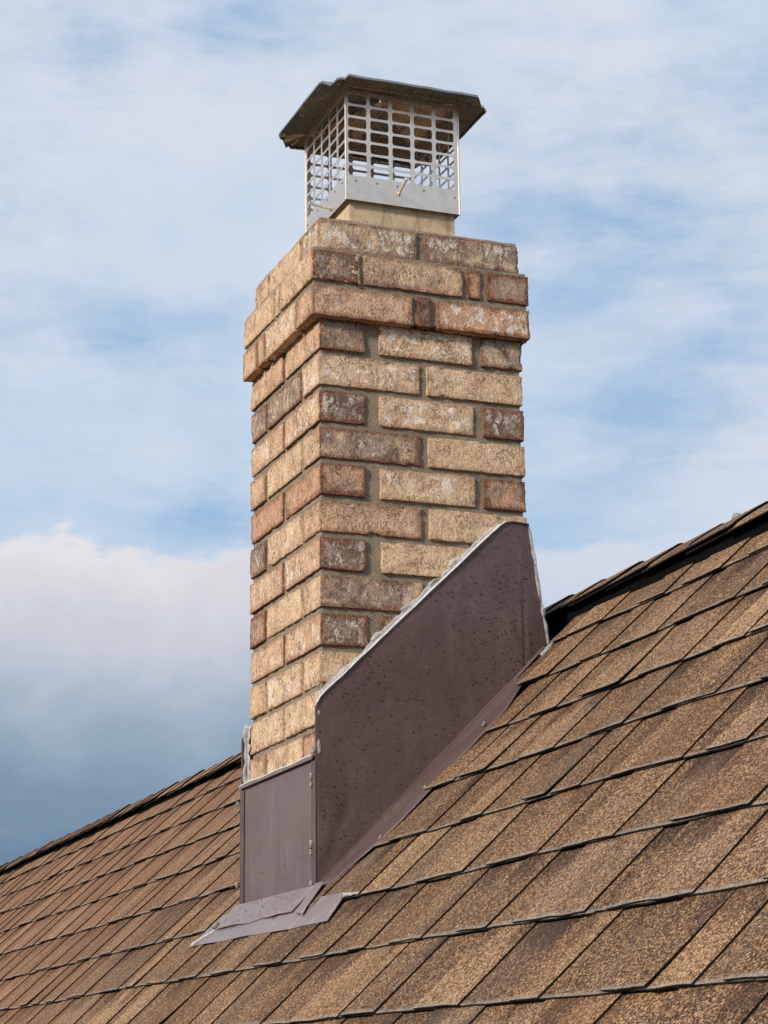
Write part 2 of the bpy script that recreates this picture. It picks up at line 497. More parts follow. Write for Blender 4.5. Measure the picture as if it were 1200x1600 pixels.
def sheet(mb, y0, y1, s0, s1, hfun, thick, dy, tone, seed, slant=(0, 0), jit=.0016, lift=0.0):
    """one piece of shingle; its butt is at s0"""
    ny = max(2, int((y1 - y0) / dy) + 1)
    t = np.linspace(0, 1, ny + 1)
    ds = np.array([0, .004, .012, .04, .09, max(.1, s1 - s0)])
    U, D = np.meshgrid(t, ds, indexing='ij')
    fr = D / (s1 - s0)
    ya = y0 + slant[0] * fr; yb = y1 + slant[1] * fr
    Yv = ya + (yb - ya) * U
    jn = vnoise(np.stack([Yv.ravel() * 26, np.full(Yv.size, seed * 9.1), np.zeros(Yv.size)], 1), 5).reshape(Yv.shape)
    jn2 = vnoise(np.stack([Yv.ravel() * 3, np.full(Yv.size, round(s0, 2) * 50), np.zeros(Yv.size)], 1), 6).reshape(Yv.shape)
    Sv = s0 + D + (jn * jit + jn2 * .003) * np.clip(1 - D / .05, 0, 1)
    edge_w = vnoise(np.stack([np.full(Yv.size, seed * 3.3), Sv.ravel() * 30, np.zeros(Yv.size)], 1), 8).reshape(Yv.shape) * .0012
    Yv = Yv + edge_w
    Hh = hfun(D) + wave(Sv, Yv) + lift * np.clip(1 - D / .10, 0, 1) ** 2
    P_ = slope(Sv, Yv, Hh)
    # round the butt edge a little
    wear = np.clip(1 - D / .016, 0, 1)
    # winding: i along y, j along s -> normal should be up; reverse y
    P_ = P_[::-1]
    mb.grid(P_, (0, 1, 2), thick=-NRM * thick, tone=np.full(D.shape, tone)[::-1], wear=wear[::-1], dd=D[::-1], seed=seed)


TT, TB = .0022, .0022
ftop = lambda D: .0037 - D * .043
fbase = lambda D: .0033 - D * .043 - TT
k0 = int(math.floor((XE / q2 - S0) / EXPO))
rows = [S0 + EXPO * i for i in range(k0, 6) if S0 + EXPO * i < SR - .03]
for ri, s0 in enumerate(rows):
    s1 = min(s0 + .165, SR - .002)
    fine_row = -1.2 < s0
    cut = cuts(s0)
    def pieces(a, b):
        if cut is None or b < cut[0] or a > cut[1]: return [(a, b)]
        r_ = []
        if a < cut[0] - .008: r_.append((a, cut[0]))
        if b > cut[1] + .008: r_.append((cut[1], b))
        return r_
    # base ply, in one metre shingles
    y = Y0 - random.random() * .8
    while y < Y1:
        ye = y + .985
        for a, b in pieces(max(y, Y0), min(ye, Y1)):
            if b - a > .004:
                sheet(mb, a, b - .0012, s0, s1, fbase, TB, .03 if fine_row else .2, .28 + random.random() * .3, (ri * 7 + int(y * 3) % 50) * .37)
        y = ye
    # teeth of the top ply
    y = Y0 + random.random() * .1
    while y < Y1:
        wd = random.choice((.07, .09, .11, .13, .15, .17, .19)) * random.uniform(.9, 1.1)
        gap = random.choice((.06, .08, .10, .12, .14)) * random.uniform(.9, 1.1)
        if random.random() < .14: gap = .012
        sl = (random.uniform(-.008, .008), random.uniform(-.008, .008))
        for a, b in pieces(y, min(y + wd, Y1)):
            if b - a > .01:
                sheet(mb, a, b, s0 - .001 + random.uniform(-.0012, .0014), s1 - .001, ftop, TT - .0003, .018 if fine_row else .1,
                      random.uniform(.25, 1.0), random.random() * 40 + 1, sl, lift=max(0, random.gauss(.0003, .0007)) + (random.random() < .05) * .0025)
        y += wd + gap
# far slope, plain courses
for s0 in rows:
    sA, sB = s0, min(s0 + EXPO + .004, SR)
    a, b = slope(np.array([sA, sB]), 0, np.array([.004, -.004]))
    mb.add([(2 * XR - a[0], Y0, a[2]), (2 * XR - b[0], Y0, b[2]), (2 * XR - b[0], Y1, b[2]), (2 * XR - a[0], Y1, a[2]), (2 * XR - a[0] - .003, Y0, a[2] - .008), (2 * XR - a[0] - .003, Y1, a[2] - .008)],
           [(0, 3, 2, 1), (0, 4, 5, 3)], tone=.5, wear=0, dd=0, seed=s0 * 3 + 40)
q0 = slope(np.linspace(-.165, -.191, 8), np.linspace(-.962, -.969, 8), .0030 + .001 * np.sin(np.arange(8)))
mb.tube(q0, [.0006, .0014, .0010, .0020, .0014, .0018, .0010, .0005], 6, mi=1)
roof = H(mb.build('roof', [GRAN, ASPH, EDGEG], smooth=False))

# ridge vent (black) and bent cap shingles over it
mb = MB()
def rise(y):
    """the near end of the vent sits higher and flatter than the far end"""
    return .0045 * min(1, max(0, (.9 - y) / .9))
ys = np.linspace(Y0 + .1, Y1 - .1, 90)
Pv = np.array([[(x, y, z + rise(y) * k_) for x, z, k_ in ((.486, CZ + .486 - .008, 0), (.486, -.5105, 1), (XR, -.468, .1), (2 * XR - .486, -.5105, 1), (2 * XR - .486, CZ + .486 - .008, 0))] for y in ys])
mb.grid(Pv, 0)
rv = mb.build('ridge_vent', VENT); rv.parent = roof
mb = MB()
y = Y0
ci = 0
while y < Y1 - .1:
    L = .30
    lift = .0010 + random.random() * .0016
    dz = random.uniform(-.0010, .0012); dxn = random.uniform(-.004, .003)
    pf = np.array([(.4745 + dxn, -.5135), (.487, -.5030), (.505, -.4895), (.525, -.4750), (.538, -.4660), (XR, -.4635), (.552, -.4660), (.565, -.4750), (.585, -.4895), (.603, -.5030), (.6155, -.5135)])
    tt = np.array([0, .006, .03, .10, .2, L])
    Pc = np.zeros((len(tt), len(pf), 3))
    for i, t_ in enumerate(tt):
        hh = lift * (1 - t_ / L) + .003 * (1 - t_ / .15)
        Pc[i, :, 0] = pf[:, 0] + (pf[:, 0] - XR) * .02 * (1 - t_ / L) + random.uniform(-.0008, .0008)
        Pc[i, :, 1] = y + t_ + .004 * np.sin(pf[:, 0] * 90 + ci)
        Pc[i, :, 2] = pf[:, 1] + hh + dz + rise(y) * np.clip(np.abs(pf[:, 0] - XR) / .06, 0, 1)
    Pc = Pc[:, ::-1] if False else Pc
    D2 = np.repeat(tt[:, None], len(pf), 1)
    mb.grid(Pc[:, ::-1][::1], (0, 1), thick=(0, 0, -.0026), tone=random.uniform(.25, .9), wear=np.clip(1 - D2 / .01, 0, 1)[:, ::-1] * .7, dd=0, seed=random.random() * 40)
    y += .143 * random.uniform(.96, 1.04); ci += 1
rc = mb.build('ridge_cap', [GRAN, ASPH]); rc.parent = roof
bpy.context.view_layer.update()

# ------------------------------------------------------------------ the chimney
chim = empty('brick_chimney', (.2, .2, -1.05), 'square tan brick chimney with a corbelled top and brown metal flashing at its foot', 'chimney')
def PC(o, par=None):
    o.parent = par or chim
    if par is None: o.matrix_parent_inverse = Matrix.Translation(-chim.location)
    return o

BH, CH = .0570, .0677


def lin(a, b, step, r):
    n = max(2, int(round((b - a - 2 * r) / step)))
    return np.concatenate([[a, a + r * .35, a + r], np.linspace(a + r, b - r, n + 1)[1:-1], [b - r, b - r * .35, b]])


def brick_mesh(mb, lo, hi, tones, white, red, seed, step=.0050, r=.0019):
    lo = np.array(lo, float); hi = np.array(hi, float)
    ax = [lin(lo[i], hi[i], step, r) for i in range(3)]
    for a in range(3):
        b, c = [(1, 2), (2, 0), (0, 1)][a]
        for sgn in (0, 1):
            fx = hi[a] if sgn else lo[a]
            Bv, Cv = np.meshgrid(ax[b], ax[c], indexing='ij')
            p = np.zeros((*Bv.shape, 3)); p[..., a] = fx; p[..., b] = Bv; p[..., c] = Cv
            fp = p.reshape(-1, 3).copy()
            ed = np.minimum.reduce([fp[:, b] - lo[b], hi[b] - fp[:, b], fp[:, c] - lo[c], hi[c] - fp[:, c]])
            # rounding of the arrises, rougher in places
            rr = r * (0.75 + .35 * vnoise(fp * 40 + seed, 11))[:, None]
            rr = np.clip(rr, .001, r)
            q = np.clip(fp, lo + rr, hi - rr); dlt = fp - q; ln = np.linalg.norm(dlt, axis=1)[:, None] + 1e-9
            fp2 = q + dlt / ln * rr
            nrm = dlt / ln
            s1 = vnoise(fp * 45 + seed * 3.1, 12)[:, None] * .0009 + vnoise(fp * 130 + seed * 5.3, 13)[:, None] * .0010 + vnoise(fp * 300 + seed, 14)[:, None] * .0006
            nz = vnoise(fp * 85 + seed * 2.2, 15)[:, None]
            chip = -np.clip(nz - .38, 0, 1) * .009 * np.clip(1 - ed / .007, 0, 1)[:, None]
            fp2 = fp2 + nrm * (s1 + chip)
            P_ = fp2.reshape(p.shape)
            if not sgn: P_ = P_[::-1]; ed = ed.reshape(Bv.shape)[::-1].ravel()
            tone = tones[0] if a == 0 else tones[1]
            mb.grid(P_, 0, tone=tone, edge=ed.ravel(), seed=seed, white=white, red=red)


mb = MB()
T = .0915                                    # bed depth
def odd(z, front, left, gx=0.0):
    """two stretchers run along y at x=0 and x=W; one stretcher between them at y=0 and y=W.
    front: (tone, white, red) of header, stretcher, header; left: of two stretchers from the near corner"""
    z1 = z + BH
    j = lambda: random.uniform(-.0012, .0012)
    def B(lo, hi, ty, tx): 
        w_, r_ = ty[1], ty[2]
        brick_mesh(mb, (lo[0] + j(), lo[1] + j(), lo[2] + j() * .4), (hi[0] + j(), hi[1] + j(), hi[2] + j() * .4), (tx[0], ty[0]), w_, r_, random.random() * 30)
    B((0, 0, z), (.088, .192, z1), front[0], left[0]); B((0, .205, z), (T, .4, z1), front[0], left[1])
    B((.115, 0, z), (.300, T, z1), front[1], front[1])
    B((.318, 0, z), (.4, .192, z1), front[2], front[2]); B((.31, .205, z), (.4, .4, z1), front[0], front[1])
    B((.103, .31, z), (.297, .4, z1), front[1], front[1])


def even(z, front, left):
    z1 = z + BH
    j = lambda: random.uniform(-.0012, .0012)
    def B(lo, hi, ty, tx):
        brick_mesh(mb, (lo[0] + j(), lo[1] + j(), lo[2] + j() * .4), (hi[0] + j(), hi[1] + j(), hi[2] + j() * .4), (tx[0], ty[0]), ty[1], ty[2], random.random() * 30)
    B((0, 0, z), (.194, T, z1), front[0], left[0]); B((.209, 0, z), (.4, T, z1), front[1], front[1])
    B((0, .104, z), (T, .298, z1), left[1], left[1]); B((.31, .104, z), (.4, .298, z1), front[1], front[1])
    B((0, .310, z), (.193, .4, z1), left[2], left[2]); B((.206, .31, z), (.4, .4, z1), front[1], front[1])


tan = (.08, .45, .05); tanw = (.12, .85, .1); dk_ = (.80, .75, .45); dk2 = (.62, .5, .3); pk = (.30, .25, .45); rd = (.5, .35, .95); gy = (.60, .55, .10)
spec = {
    1: ((dk2, tanw, gy), (tan, tan)),
    2: ((tanw, tan), (tan, gy, dk2)),
    3: ((dk_, tanw, dk_), (tan, tan)),
    4: ((dk2, tan), (tan, tan, pk)),
    5: ((rd, tanw, rd), (tan, tan)),
    6: ((pk, tan), (pk, tan, dk2)),
    7: ((dk_, tan, dk_), (tanw, tan)),
    8: ((gy, tanw), (tan, tan, rd)),
    9: ((dk_, rd, tan), (tanw, tan)),
    10: ((tan, tan), (pk, tanw, tan)),
    11: ((tan, tan, tan), (tan, tanw)),
    12: ((rd, tan), (rd, tan, pk)),
}
for c in range(1, 17):
    fr, lf = spec.get(c, ((tan, tan, tan), (tan, tan, tan)))
    (odd if c % 2 else even)(-CH * c, fr, lf)
# corbelled courses
PJ = .020
def ring(z, fx, fy, p, ends, hgt=BH):
    """fx: cut positions and tones along the front (x), fy along the left face (y)"""
    ax0, ay0, ax1, ay1 = ends
    j = lambda: random.uniform(-.001, .001)
    for (u0, u1, t) in fx:
        brick_mesh(mb, (u0, ay0 + j(), z + j() * .5), (u1, ay0 + T, z + hgt + j() * .5), (t[0], t[0]), t[1], t[2], random.random() * 30)
    for (u0, u1, t) in fy:
        brick_mesh(mb, (ax0 + j(), u0, z + j() * .5), (ax0 + T, u1, z + hgt + j() * .5), (t[0], t[0]), t[1], t[2], random.random() * 30)
    # the two faces turned away
    brick_mesh(mb, (ax1 - T, ay0 + T + .01, z), (ax1, .2, z + hgt), (.3, .3), .3, .3, 3.3)
    brick_mesh(mb, (ax1 - T, .21, z), (ax1, ay1, z + hgt), (.2, .2), .3, .3, 4.3)
    brick_mesh(mb, (ax0 + T + .01, ay1 - T, z), (.2, ay1, z + hgt), (.2, .2), .3, .3, 5.3)
    brick_mesh(mb, (.21, ay1 - T, z), (ax1 - T - .01, ay1, z + hgt), (.2, .2), .3, .3, 6.3)
E3 = (-.0185, -.0165, .4115, .394)
# T3 (lowest of the corbel)
ring(-.010, [(-.0185, .176, pk), (.186, .212, (.8, .2, .7)), (.224, .4115, (.22, .85, .85))],
     [(.0835, .255, tanw), (.265, .303, (.2, .3, .5)), (.313, .394, pk)], PJ, E3)
# T2
ring(.0575, [(.082, .276, (.42, .65, .2)), (.286, .314, (.35, .2, 1.0)), (.326, .4105, (.62, .35, .95))],
     [(-.0165, .165, (.08, .35, .1)), (.177, .200, tan), (.211, .392, tan)], PJ, E3)
brick_mesh(mb, (-.0178, -.0175, .0578), (.069, .06, .0575 + BH), (.1, .70), .3, .7, 9.1)
# T1, back in line with the shaft
ring(.1245, [(0, .194, (.50, .8, .1)), (.209, .4, (.60, .85, .15))],
     [(.104, .285, (.15, .5, .1)), (.296, .376, (.25, .4, .1))], 0.0, (0, 0, .4, .378))
PC(mb.build('brickwork', BRICK, smooth=True))


def rough_box(mb, lo, hi, step=.012, amp=.0009, seed=1.0, taper=None):
    lo = np.array(lo, float); hi = np.array(hi, float)
    for a in range(3):
        b, c = [(1, 2), (2, 0), (0, 1)][a]
        for sgn in (0, 1):
            gb = np.linspace(lo[b], hi[b], max(2, int((hi[b] - lo[b]) / step)) + 1); gc = np.linspace(lo[c], hi[c], max(2, int((hi[c] - lo[c]) / step)) + 1)
            Bv, Cv = np.meshgrid(gb, gc, indexing='ij'); p = np.zeros((*Bv.shape, 3)); p[..., a] = hi[a] if sgn else lo[a]; p[..., b] = Bv; p[..., c] = Cv
            f = p.reshape(-1, 3)
            off = np.stack([vnoise(f * 38 + seed + i_ * 7, 20 + i_) for i_ in range(3)], 1) * amp + np.stack([vnoise(f * 110 + seed + i_ * 7, 30 + i_) for i_ in range(3)], 1) * amp * .6
            p = (f + off).reshape(p.shape)
            if taper: p = taper(p)
            mb.grid(p if sgn else p[::-1], 0)

mb = MB()
d_ = .0046
rough_box(mb, (d_, d_, -1.09), (C_W - d_, C_W - d_, -.004))
rough_box(mb, (-.0185 + d_, -.0165 + d_, -.0045), (.4115 - d_, .394 - d_, .1205))
rough_box(mb, (d_, d_, .115), (C_W - d_, .378 - d_, .1815))
def tp(p):
    q = p.copy(); up = q[..., 2] > .19
    q[..., 0] = np.where(up, .2 + (q[..., 0] - .2) * .72, q[..., 0]); q[..., 1] = np.where(up, .2 + (q[..., 1] - .2) * .72, q[..., 1]); return q
rough_box(mb, (.004, .004, .1805), (C_W - .004, .374, .1925), seed=4, taper=tp)
PC(mb.build('mortar', MORTAR, smooth=True))

# clay flue liner: square tube
FX0, FX1, FY0, FY1 = .0925, .3075, .0865, .3005
mb = MB()
def ringbox(mb, x0, x1, y0, y1, z0, z1, th, amp=.0005):
    for (a, b, c, e) in ((x0, x1, y0, y0 + th), (x0, x1, y1 - th, y1), (x0, x0 + th, y0 + th, y1 - th), (x1 - th, x1, y0 + th, y1 - th)):
        rough_box(mb, (a, c, z0), (b, e, z1), .012, amp)
ringbox(mb, FX0, FX1, FY0, FY1, .17, .302, .018)
# mortar snots along its foot
for (x, y, r_) in ((.118, .0855, .005), (.128, .0850, .0035), (.112, .0858, .003), (.27, .0853, .0025)):
    mb.tube([(x - r_, y, .199), (x, y, .201), (x + r_ * 1.3, y, .1985)], [r_ * .5, r_, r_ * .4], 7)
PC(mb.build('flue_liner', CLAY, smooth=False))

# ---- flashing
FP = -.012                                   # plane of the side flashing
def ztop(x):
    pts = [(-.012, -.716), (-.006, -.704), (.340, -.3735), (.352, -.3655), (.366, -.3625), (.399, -.3650), (.434, -.583)]
    return np.interp(x, [p_[0] for p_ in pts], [p_[1] for p_ in pts])
def side_flashing(yp, sgn):
    mb = MB()
    xs = np.unique(np.concatenate([np.linspace(-.012, .399, 60), np.linspace(.399, .4335, 8), [-.006, .340, .352, .366, .384]]))
    tt = np.linspace(0, 1, 30)
    Xg, Tg = np.meshgrid(xs, tt, indexing='ij')
    zl = Xg + CZ + .0005
    Zg = zl + (ztop(Xg) - zl) * Tg
    wv = vnoise(np.stack([Xg.ravel() * 7, Zg.ravel() * 7, np.full(Xg.size, yp * 10)], 1), 41).reshape(Xg.shape) * .0012
    crease = .0018 * np.exp(-((Xg - .384) / .0035) ** 2) * np.clip((-.42 - Zg) / .1, 0, 1)
    fold = .006 * np.clip((Xg - .384) / .045, 0, 1)
    dent = .0022 * np.exp(-(((Xg - .02 - (Zg + .95) * .35) / .012) ** 2)) * np.clip((-.86 - Zg) / .05, 0, 1)
    edgew = np.clip(np.minimum((Xg + .012) / .02, 1), 0, 1)
    Yg = yp - sgn * (wv * edgew - crease - dent * .6) + sgn * fold
    P_ = np.stack([Xg, Yg, Zg], -1)
    mb.grid(P_ if sgn > 0 else P_[::-1], 0, thick=(0, sgn * .0011, 0))
    # hemmed top edge, standing a little proud
    top = np.array([(x, yp - sgn * .0015, ztop(x) - .0005) for x in np.linspace(-.011, .398, 70)])
    mb.tube(top, .0016, 6)
    # wrapped return round the corner on the front
    yb = yp + sgn * .022
    for z0_, z1_ in ((-1.027, -.812),):
        mb.box((-.0145, min(yp, yb), z0_), (-.0133, max(yp, yb), z1_))
    mb.box((-.0128, min(yp, yp + sgn * .006), -.815), (-.0112, max(yp, yp + sgn * .006), -.718))
    o = PC(mb.build('side_flashing', PAINT, smooth=False))
    return o
sf = side_flashing(FP, 1)
sf2 = side_flashing(C_W + .012, -1)

# flange lying on the roof beside the chimney
def fl(o): return PC(o)
mb = MB()
ss = np.linspace(-.020, .60, 44)
nY = np.linspace(0, 1, 6)
Sg, Ng = np.meshgrid(ss, nY, indexing='ij')
outer = np.interp(Sg, [-.02, .05, .12, .40, .475, .51, .60], [-.085, -.13, -.155, -.15, -.10, -.022, -.016])
Yg = FP + .001 + (outer - FP) * Ng
Hg = -.0005 + .0032 * (1 - Ng) ** 3 + .0005 + wave(Sg, Yg)
# rides over the steps of the hidden courses
mb.grid(slope(Sg, Yg, Hg + .0012)[:, ::-1], 0, thick=-NRM * .001)
# bright rolled corner where wall meets flange
mb.tube(slope(np.linspace(-.017, .50, 30), FP - .002, .0035), .0022, 6)
PC(mb.build('side_flange', PAINT, smooth=True))

# apron on the downslope face
mb = MB()
ys = np.linspace(.001, .412, 26); zs = np.linspace(0, 1, 16)
Yg, Tg = np.meshgrid(ys, zs, indexing='ij')
zb = -1.0285; zt_ = -.8065
Zg = zb + (zt_ - zb) * Tg
Xg = -.0118 - .0012 * np.abs(vnoise(np.stack([Yg.ravel() * 9, Zg.ravel() * 9, np.zeros(Yg.size)], 1), 51)).reshape(Yg.shape) * np.sin(np.pi * Tg)
mb.grid(np.stack([Xg, Yg, Zg], -1)[::-1], 0, thick=(.0011, 0, 0))
# top lip: kicks out then back to the brick
lip = np.array([[(-.0005, y, -.7990 + .0008 * math.sin(y * 40)), (-.0165, y, -.8040 + .0008 * math.sin(y * 40)), (-.0175, y, -.8085)] for y in np.linspace(-.002, .418, 24)])
mb.grid(lip[::-1], 0, thick=(.0004, 0, -.001))
apf = PC(mb.build('apron_flashing', PAINTA))
mb = MB()
mb.tube([(-.0150, y, -.8020 + .0008 * math.sin(y * 40)) for y in np.linspace(-.004, .419, 30)], .0016, 6)
APL = mb

def roofpoly(mb, pts, h0, dh=None, th=.0012, n=14):
    """a sheet on the roof from four corners (x, y) upper-left, lower-left, lower-right, upper-right"""
    a, b, c, e = [np.array(p_, float) for p_ in pts]
    u = np.linspace(0, 1, n); v = np.linspace(0, 1, n)
    U, V_ = np.meshgrid(u, v, indexing='ij')
    XY = ((1 - U) * (1 - V_))[..., None] * a + ((1 - U) * V_)[..., None] * b + (U * V_)[..., None] * c + (U * (1 - V_))[..., None] * e
    jit = vnoise(np.stack([XY[..., 1].ravel() * 22, XY[..., 0].ravel() * 22, np.full(U.size, h0 * 999)], 1), 61).reshape(U.shape)
    xx = XY[..., 0] + jit * .0022 * V_
    hh = h0 + (vnoise(np.stack([XY[..., 1].ravel() * 12, XY[..., 0].ravel() * 20, np.full(U.size, h0 * 555)], 1), 62).reshape(U.shape)) * .0009 + (dh(U, V_) if dh else 0)
    P_ = slope(xx / q2, XY[..., 1], hh)
    mb.grid(P_, 0, thick=-NRM * th)
# lower, wider sheet that runs under the shingles either side
mb = MB()
roofpoly(mb, ((-.025, .47), (-.079, .502), (-.0875, -.275), (-.040, -.240)), .0046, lambda U, V_: -.0020 * V_)
PC(mb.build('base_flange', PAINTW))
mb = MB()
roofpoly(mb, ((-.0125, .430), (-.057, .409), (-.0555, -.020), (-.0125, -.030)), .0078, lambda U, V_: .0012 * V_ * np.sin(U * 9) - .0015 * V_)
# folded corner tab
roofpoly(mb, ((-.0125, -.026), (-.062, -.060), (-.066, -.108), (-.0135, -.072)), .0105, lambda U, V_: -.002 * V_)
PC(mb.build('apron_flange', PAINTW))

# back flashing, seen edge on
mb = MB()
tz = np.linspace(0, 1, 20)
bk = np.array([[(.402 + .034 * t_ + .001 * math.sin(t_ * 17), y, -.364 - .222 * t_) for y in np.linspace(-.006, C_W + .006, 8)] for t_ in tz])
mb.grid(bk, 0, thick=(-.0012, 0, 0))
PC(mb.build('back_flashing', PAINT, smooth=True))

# ---- sealant
def bead(mb, path, r0, amp=.5, n=7, seed=1, mi=0, sub=4):
    path = np.asarray(path, float)
    L_ = np.concatenate([[0], np.cumsum(np.linalg.norm(np.diff(path, axis=0), axis=1))])
    m_ = max(4, int(L_[-1] / .004)); t_ = np.linspace(0, L_[-1], m_)
    P_ = np.stack([np.interp(t_, L_, path[:, i]) for i in range(3)], 1)
    nz = vnoise(np.stack([t_ * 70, np.full(m_, seed * 3.3), np.zeros(m_)], 1), 70)
    P_ = P_ + np.stack([vnoise(np.stack([t_ * 60, np.full(m_, seed + i), np.zeros(m_)], 1), 71) for i in range(3)], 1) * r0 * .35
    mb.tube(P_, r0 * (1 + amp * nz), n, mi)
mb = MB()
dg = [(x, FP - .0012, ztop(x) + .0014) for x in np.linspace(-.012, .352, 60)]
bead(mb, dg, .0019, .12, seed=2)
PC(mb.build('sealant_bead', SEALW, smooth=True), sf).matrix_parent_inverse = Matrix.Identity(4)

def smear(mb, base, outv, w, seed, n=None, lift=(0, -.001, 0)):
    """irregular thin film from a base line outwards"""
    base = np.asarray(base, float); m_ = len(base)
    outv = np.asarray(outv, float); outv /= np.linalg.norm(outv)
    ww = w * (.55 + .55 * vnoise(np.stack([np.arange(m_) * .33, np.full(m_, seed), np.zeros(m_)], 1), 81) + .35 * vnoise(np.stack([np.arange(m_) * 1.1, np.full(m_, seed), np.zeros(m_)], 1), 82))
    ww = np.clip(ww, w * .12, None)
    v = np.linspace(0, 1, 5)
    pts = base[:, None, :] + outv[None, None, :] * (ww[:, None] * v[None])[..., None] + np.array(lift)[None, None, :] * (1 - v ** 2)[None, :, None]
    mb.grid(pts, 0, thick=tuple(-np.array(lift) * .8))
mb = MB()
smear(mb, [(x, -.0016, ztop(x) + .004) for x in np.linspace(-.004, .335, 60)], (-.65, 0, .76), .0075, 2.2)
smear_ties = [(x, -.006, ztop(x) + .002) for x in np.linspace(-.006, .345, 60)]
bead(mb, smear_ties, .0032, .25, seed=3)
for x, s_ in ((.163, .010), (.105, .009), (.255, .012), (.215, .006)):
    z = ztop(x) + .006
    bead(mb, [(x - .012, -.002, z - .004), (x - .002, -.0035, z + .006), (x + .012, -.002, z + .011)], s_ * .38, .4, seed=s_ * 900)
PC(mb.build('clear_sealant_smear', SMEAR, smooth=True)); mb = MB()
for (xa, ya, xb, yb, w_) in ((-.058, .405, -.077, .485, .012), (-.064, -.112, -.046, -.085, .010), (-.045, -.245, -.050, -.330, .008)):
    mb2 = MB()
    t__ = np.linspace(0, 1, 26)
    bs = slope((xa + (xb - xa) * t__) / q2, ya + (yb - ya) * t__, .0078)
    smear(mb2, bs, (-.7, -.1, -.7), w_, ya * 31, lift=tuple(NRM * .0008))
    PC(mb2.build('clear_sealant_smear', SMEAR, smooth=True))
# near corner above the apron
smear(mb, [(-.0022, .0015, z) for z in np.linspace(-.80, -.708, 26)], (0, 1, 0), .007, 5.2, lift=(-.0012, 0, 0))
bead(mb, [(-.008, -.008, -.80), (-.007, -.006, -.76), (-.006, -.007, -.712)], .0045, .4, seed=8)
PC(mb.build('clear_sealant_smear', SMEAR, smooth=True)); mb = MB()
# far corner of the downslope face
smear(mb, [(-.0022, .406, z) for z in np.linspace(-.80, -.690, 30)], (0, -1, 0), .020, 7.2, lift=(-.0014, 0, 0))
bead(mb, [(-.004, .402, -.802), (-.006, .410, -.78), (-.004, .412, -.74), (-.003, .408, -.700), (0, .402, -.690)], .0065, .4, seed=9)
PC(mb.build('clear_sealant_smear', SMEAR, smooth=True)); mb = MB()
# back edge of the side flashing down to the roof
bk_l = [(.399 + .035 * t_, -.007 + .003 * t_, -.368 - .216 * t_) for t_ in np.linspace(0, 1, 40)]
bead(mb, bk_l, .0042, .35, seed=12)
bead(mb, [(.4345, -.010, -.584), (.4405, -.020, -.580), (.427, -.030, -.590), (.413, -.036, -.603), (.404, -.040, -.612)], .0038, .35, seed=13)
PC(mb.build('clear_sealant_smear', SMEAR, smooth=True))
# blobs on the corner seams
for (y, z, r_) in ((-.004, -.800, .0050), (.006, -.838, .0036), (.004, -.852, .0026), (.006, -.9535, .0046), (.008, -.964, .0040), (.004, -1.018, .0030),
                   (.424, -.985, .0036), (.421, -.835, .003), (.4225, -.848, .0026)):
    mb = MB()
    bead(mb, [(-.0152, y, z + r_ * 1.5), (-.0160, y + .001, z), (-.0152, y + .002, z - r_ * 1.4)], r_ * .8, .5, seed=y * 900)
    PC(mb.build('sealant_blob', SEAL, smooth=True))
for (s_, y, r_) in ((.083, -.134, .0050), (.205, -.122, .003), (.362, -.120, .0045), (-.066, .440, .006)):
    mb = MB()
    bead(mb, slope(np.array([s_ - r_, s_, s_ + r_]), np.array([y - r_ * .7, y, y + r_]), .0055), r_ * .8, .5, seed=s_ * 90)
    PC(mb.build('sealant_blob', SEAL, smooth=True))
mb = APL
o = mb.build('sealant_bead', SEALW, smooth=True); o.parent = apf

# rain drops standing on the painted metal
mb = MB()
dome = []
def drop(mb, c, n, r_, fl_):
    n = np.array(n, float); t1 = np.cross(n, (0.3, .2, .9)); t1 /= np.linalg.norm(t1); t2 = np.cross(n, t1)
    vs = []; K = 7
    st = random.uniform(.8, 1.5); an = random.random() * 6
    for lv, (rr, hh) in enumerate(((1, 0), (.85, .55), (.45, .9))):
        for q in range(K):
            t_ = 2 * math.pi * q / K + an
            vs.append(c + r_ * rr * (math.cos(t_) * t1 * st + math.sin(t_) * t2 / st) + n * r_ * hh * fl_)
    vs.append(c + n * r_ * fl_)
    f = [(l * K + q, l * K + (q + 1) % K, (l + 1) * K + (q + 1) % K, (l + 1) * K + q) for l in range(2) for q in range(K)] + [(2 * K + q, 2 * K + (q + 1) % K, 3 * K) for q in range(K)]
    mb.add(vs, f)
cnt = 0
while cnt < 1300:
    x = random.uniform(-.008, .42); z = random.uniform(-1.02, -.37)
    if z > ztop(x) - .004 or z < x + CZ + .006: continue
    dens = vnoise(np.array([[x * 9, z * 9, 3.]]), 90)[0]
    if random.random() > .55 + .5 * dens: continue
    r_ = min(.0018, .0006 + random.expovariate(1 / .00032))
    drop(mb, np.array((x, FP - .0008 if x < .384 else FP + .0002, z)), (0, -1, 0), r_, .36); cnt += 1
for _ in range(70):
    x = random.uniform(-.052, -.016); y = random.uniform(-.0, .40)
    drop(mb, slope(x / q2, y, .0090), NRM, random.uniform(.0007, .0018), .4)
for _ in range(26):
    drop(mb, np.array((-.0134, random.uniform(.02, .4), random.uniform(-1.02, -.93))), (-1, 0, 0), random.uniform(.0006, .0016), .5)
mw, g_, b_, tc_ = mat('water_drop')
b_.inputs['Base Color'].default_value = (.085, .060, .056, 1); b_.inputs['Roughness'].default_value = .22; b_.inputs['Transmission Weight'].default_value = .6; b_.inputs['IOR'].default_value = 1.33
o = PC(mb.build('rain_drops', mw, smooth=True)); o['kind'] = 'stuff'

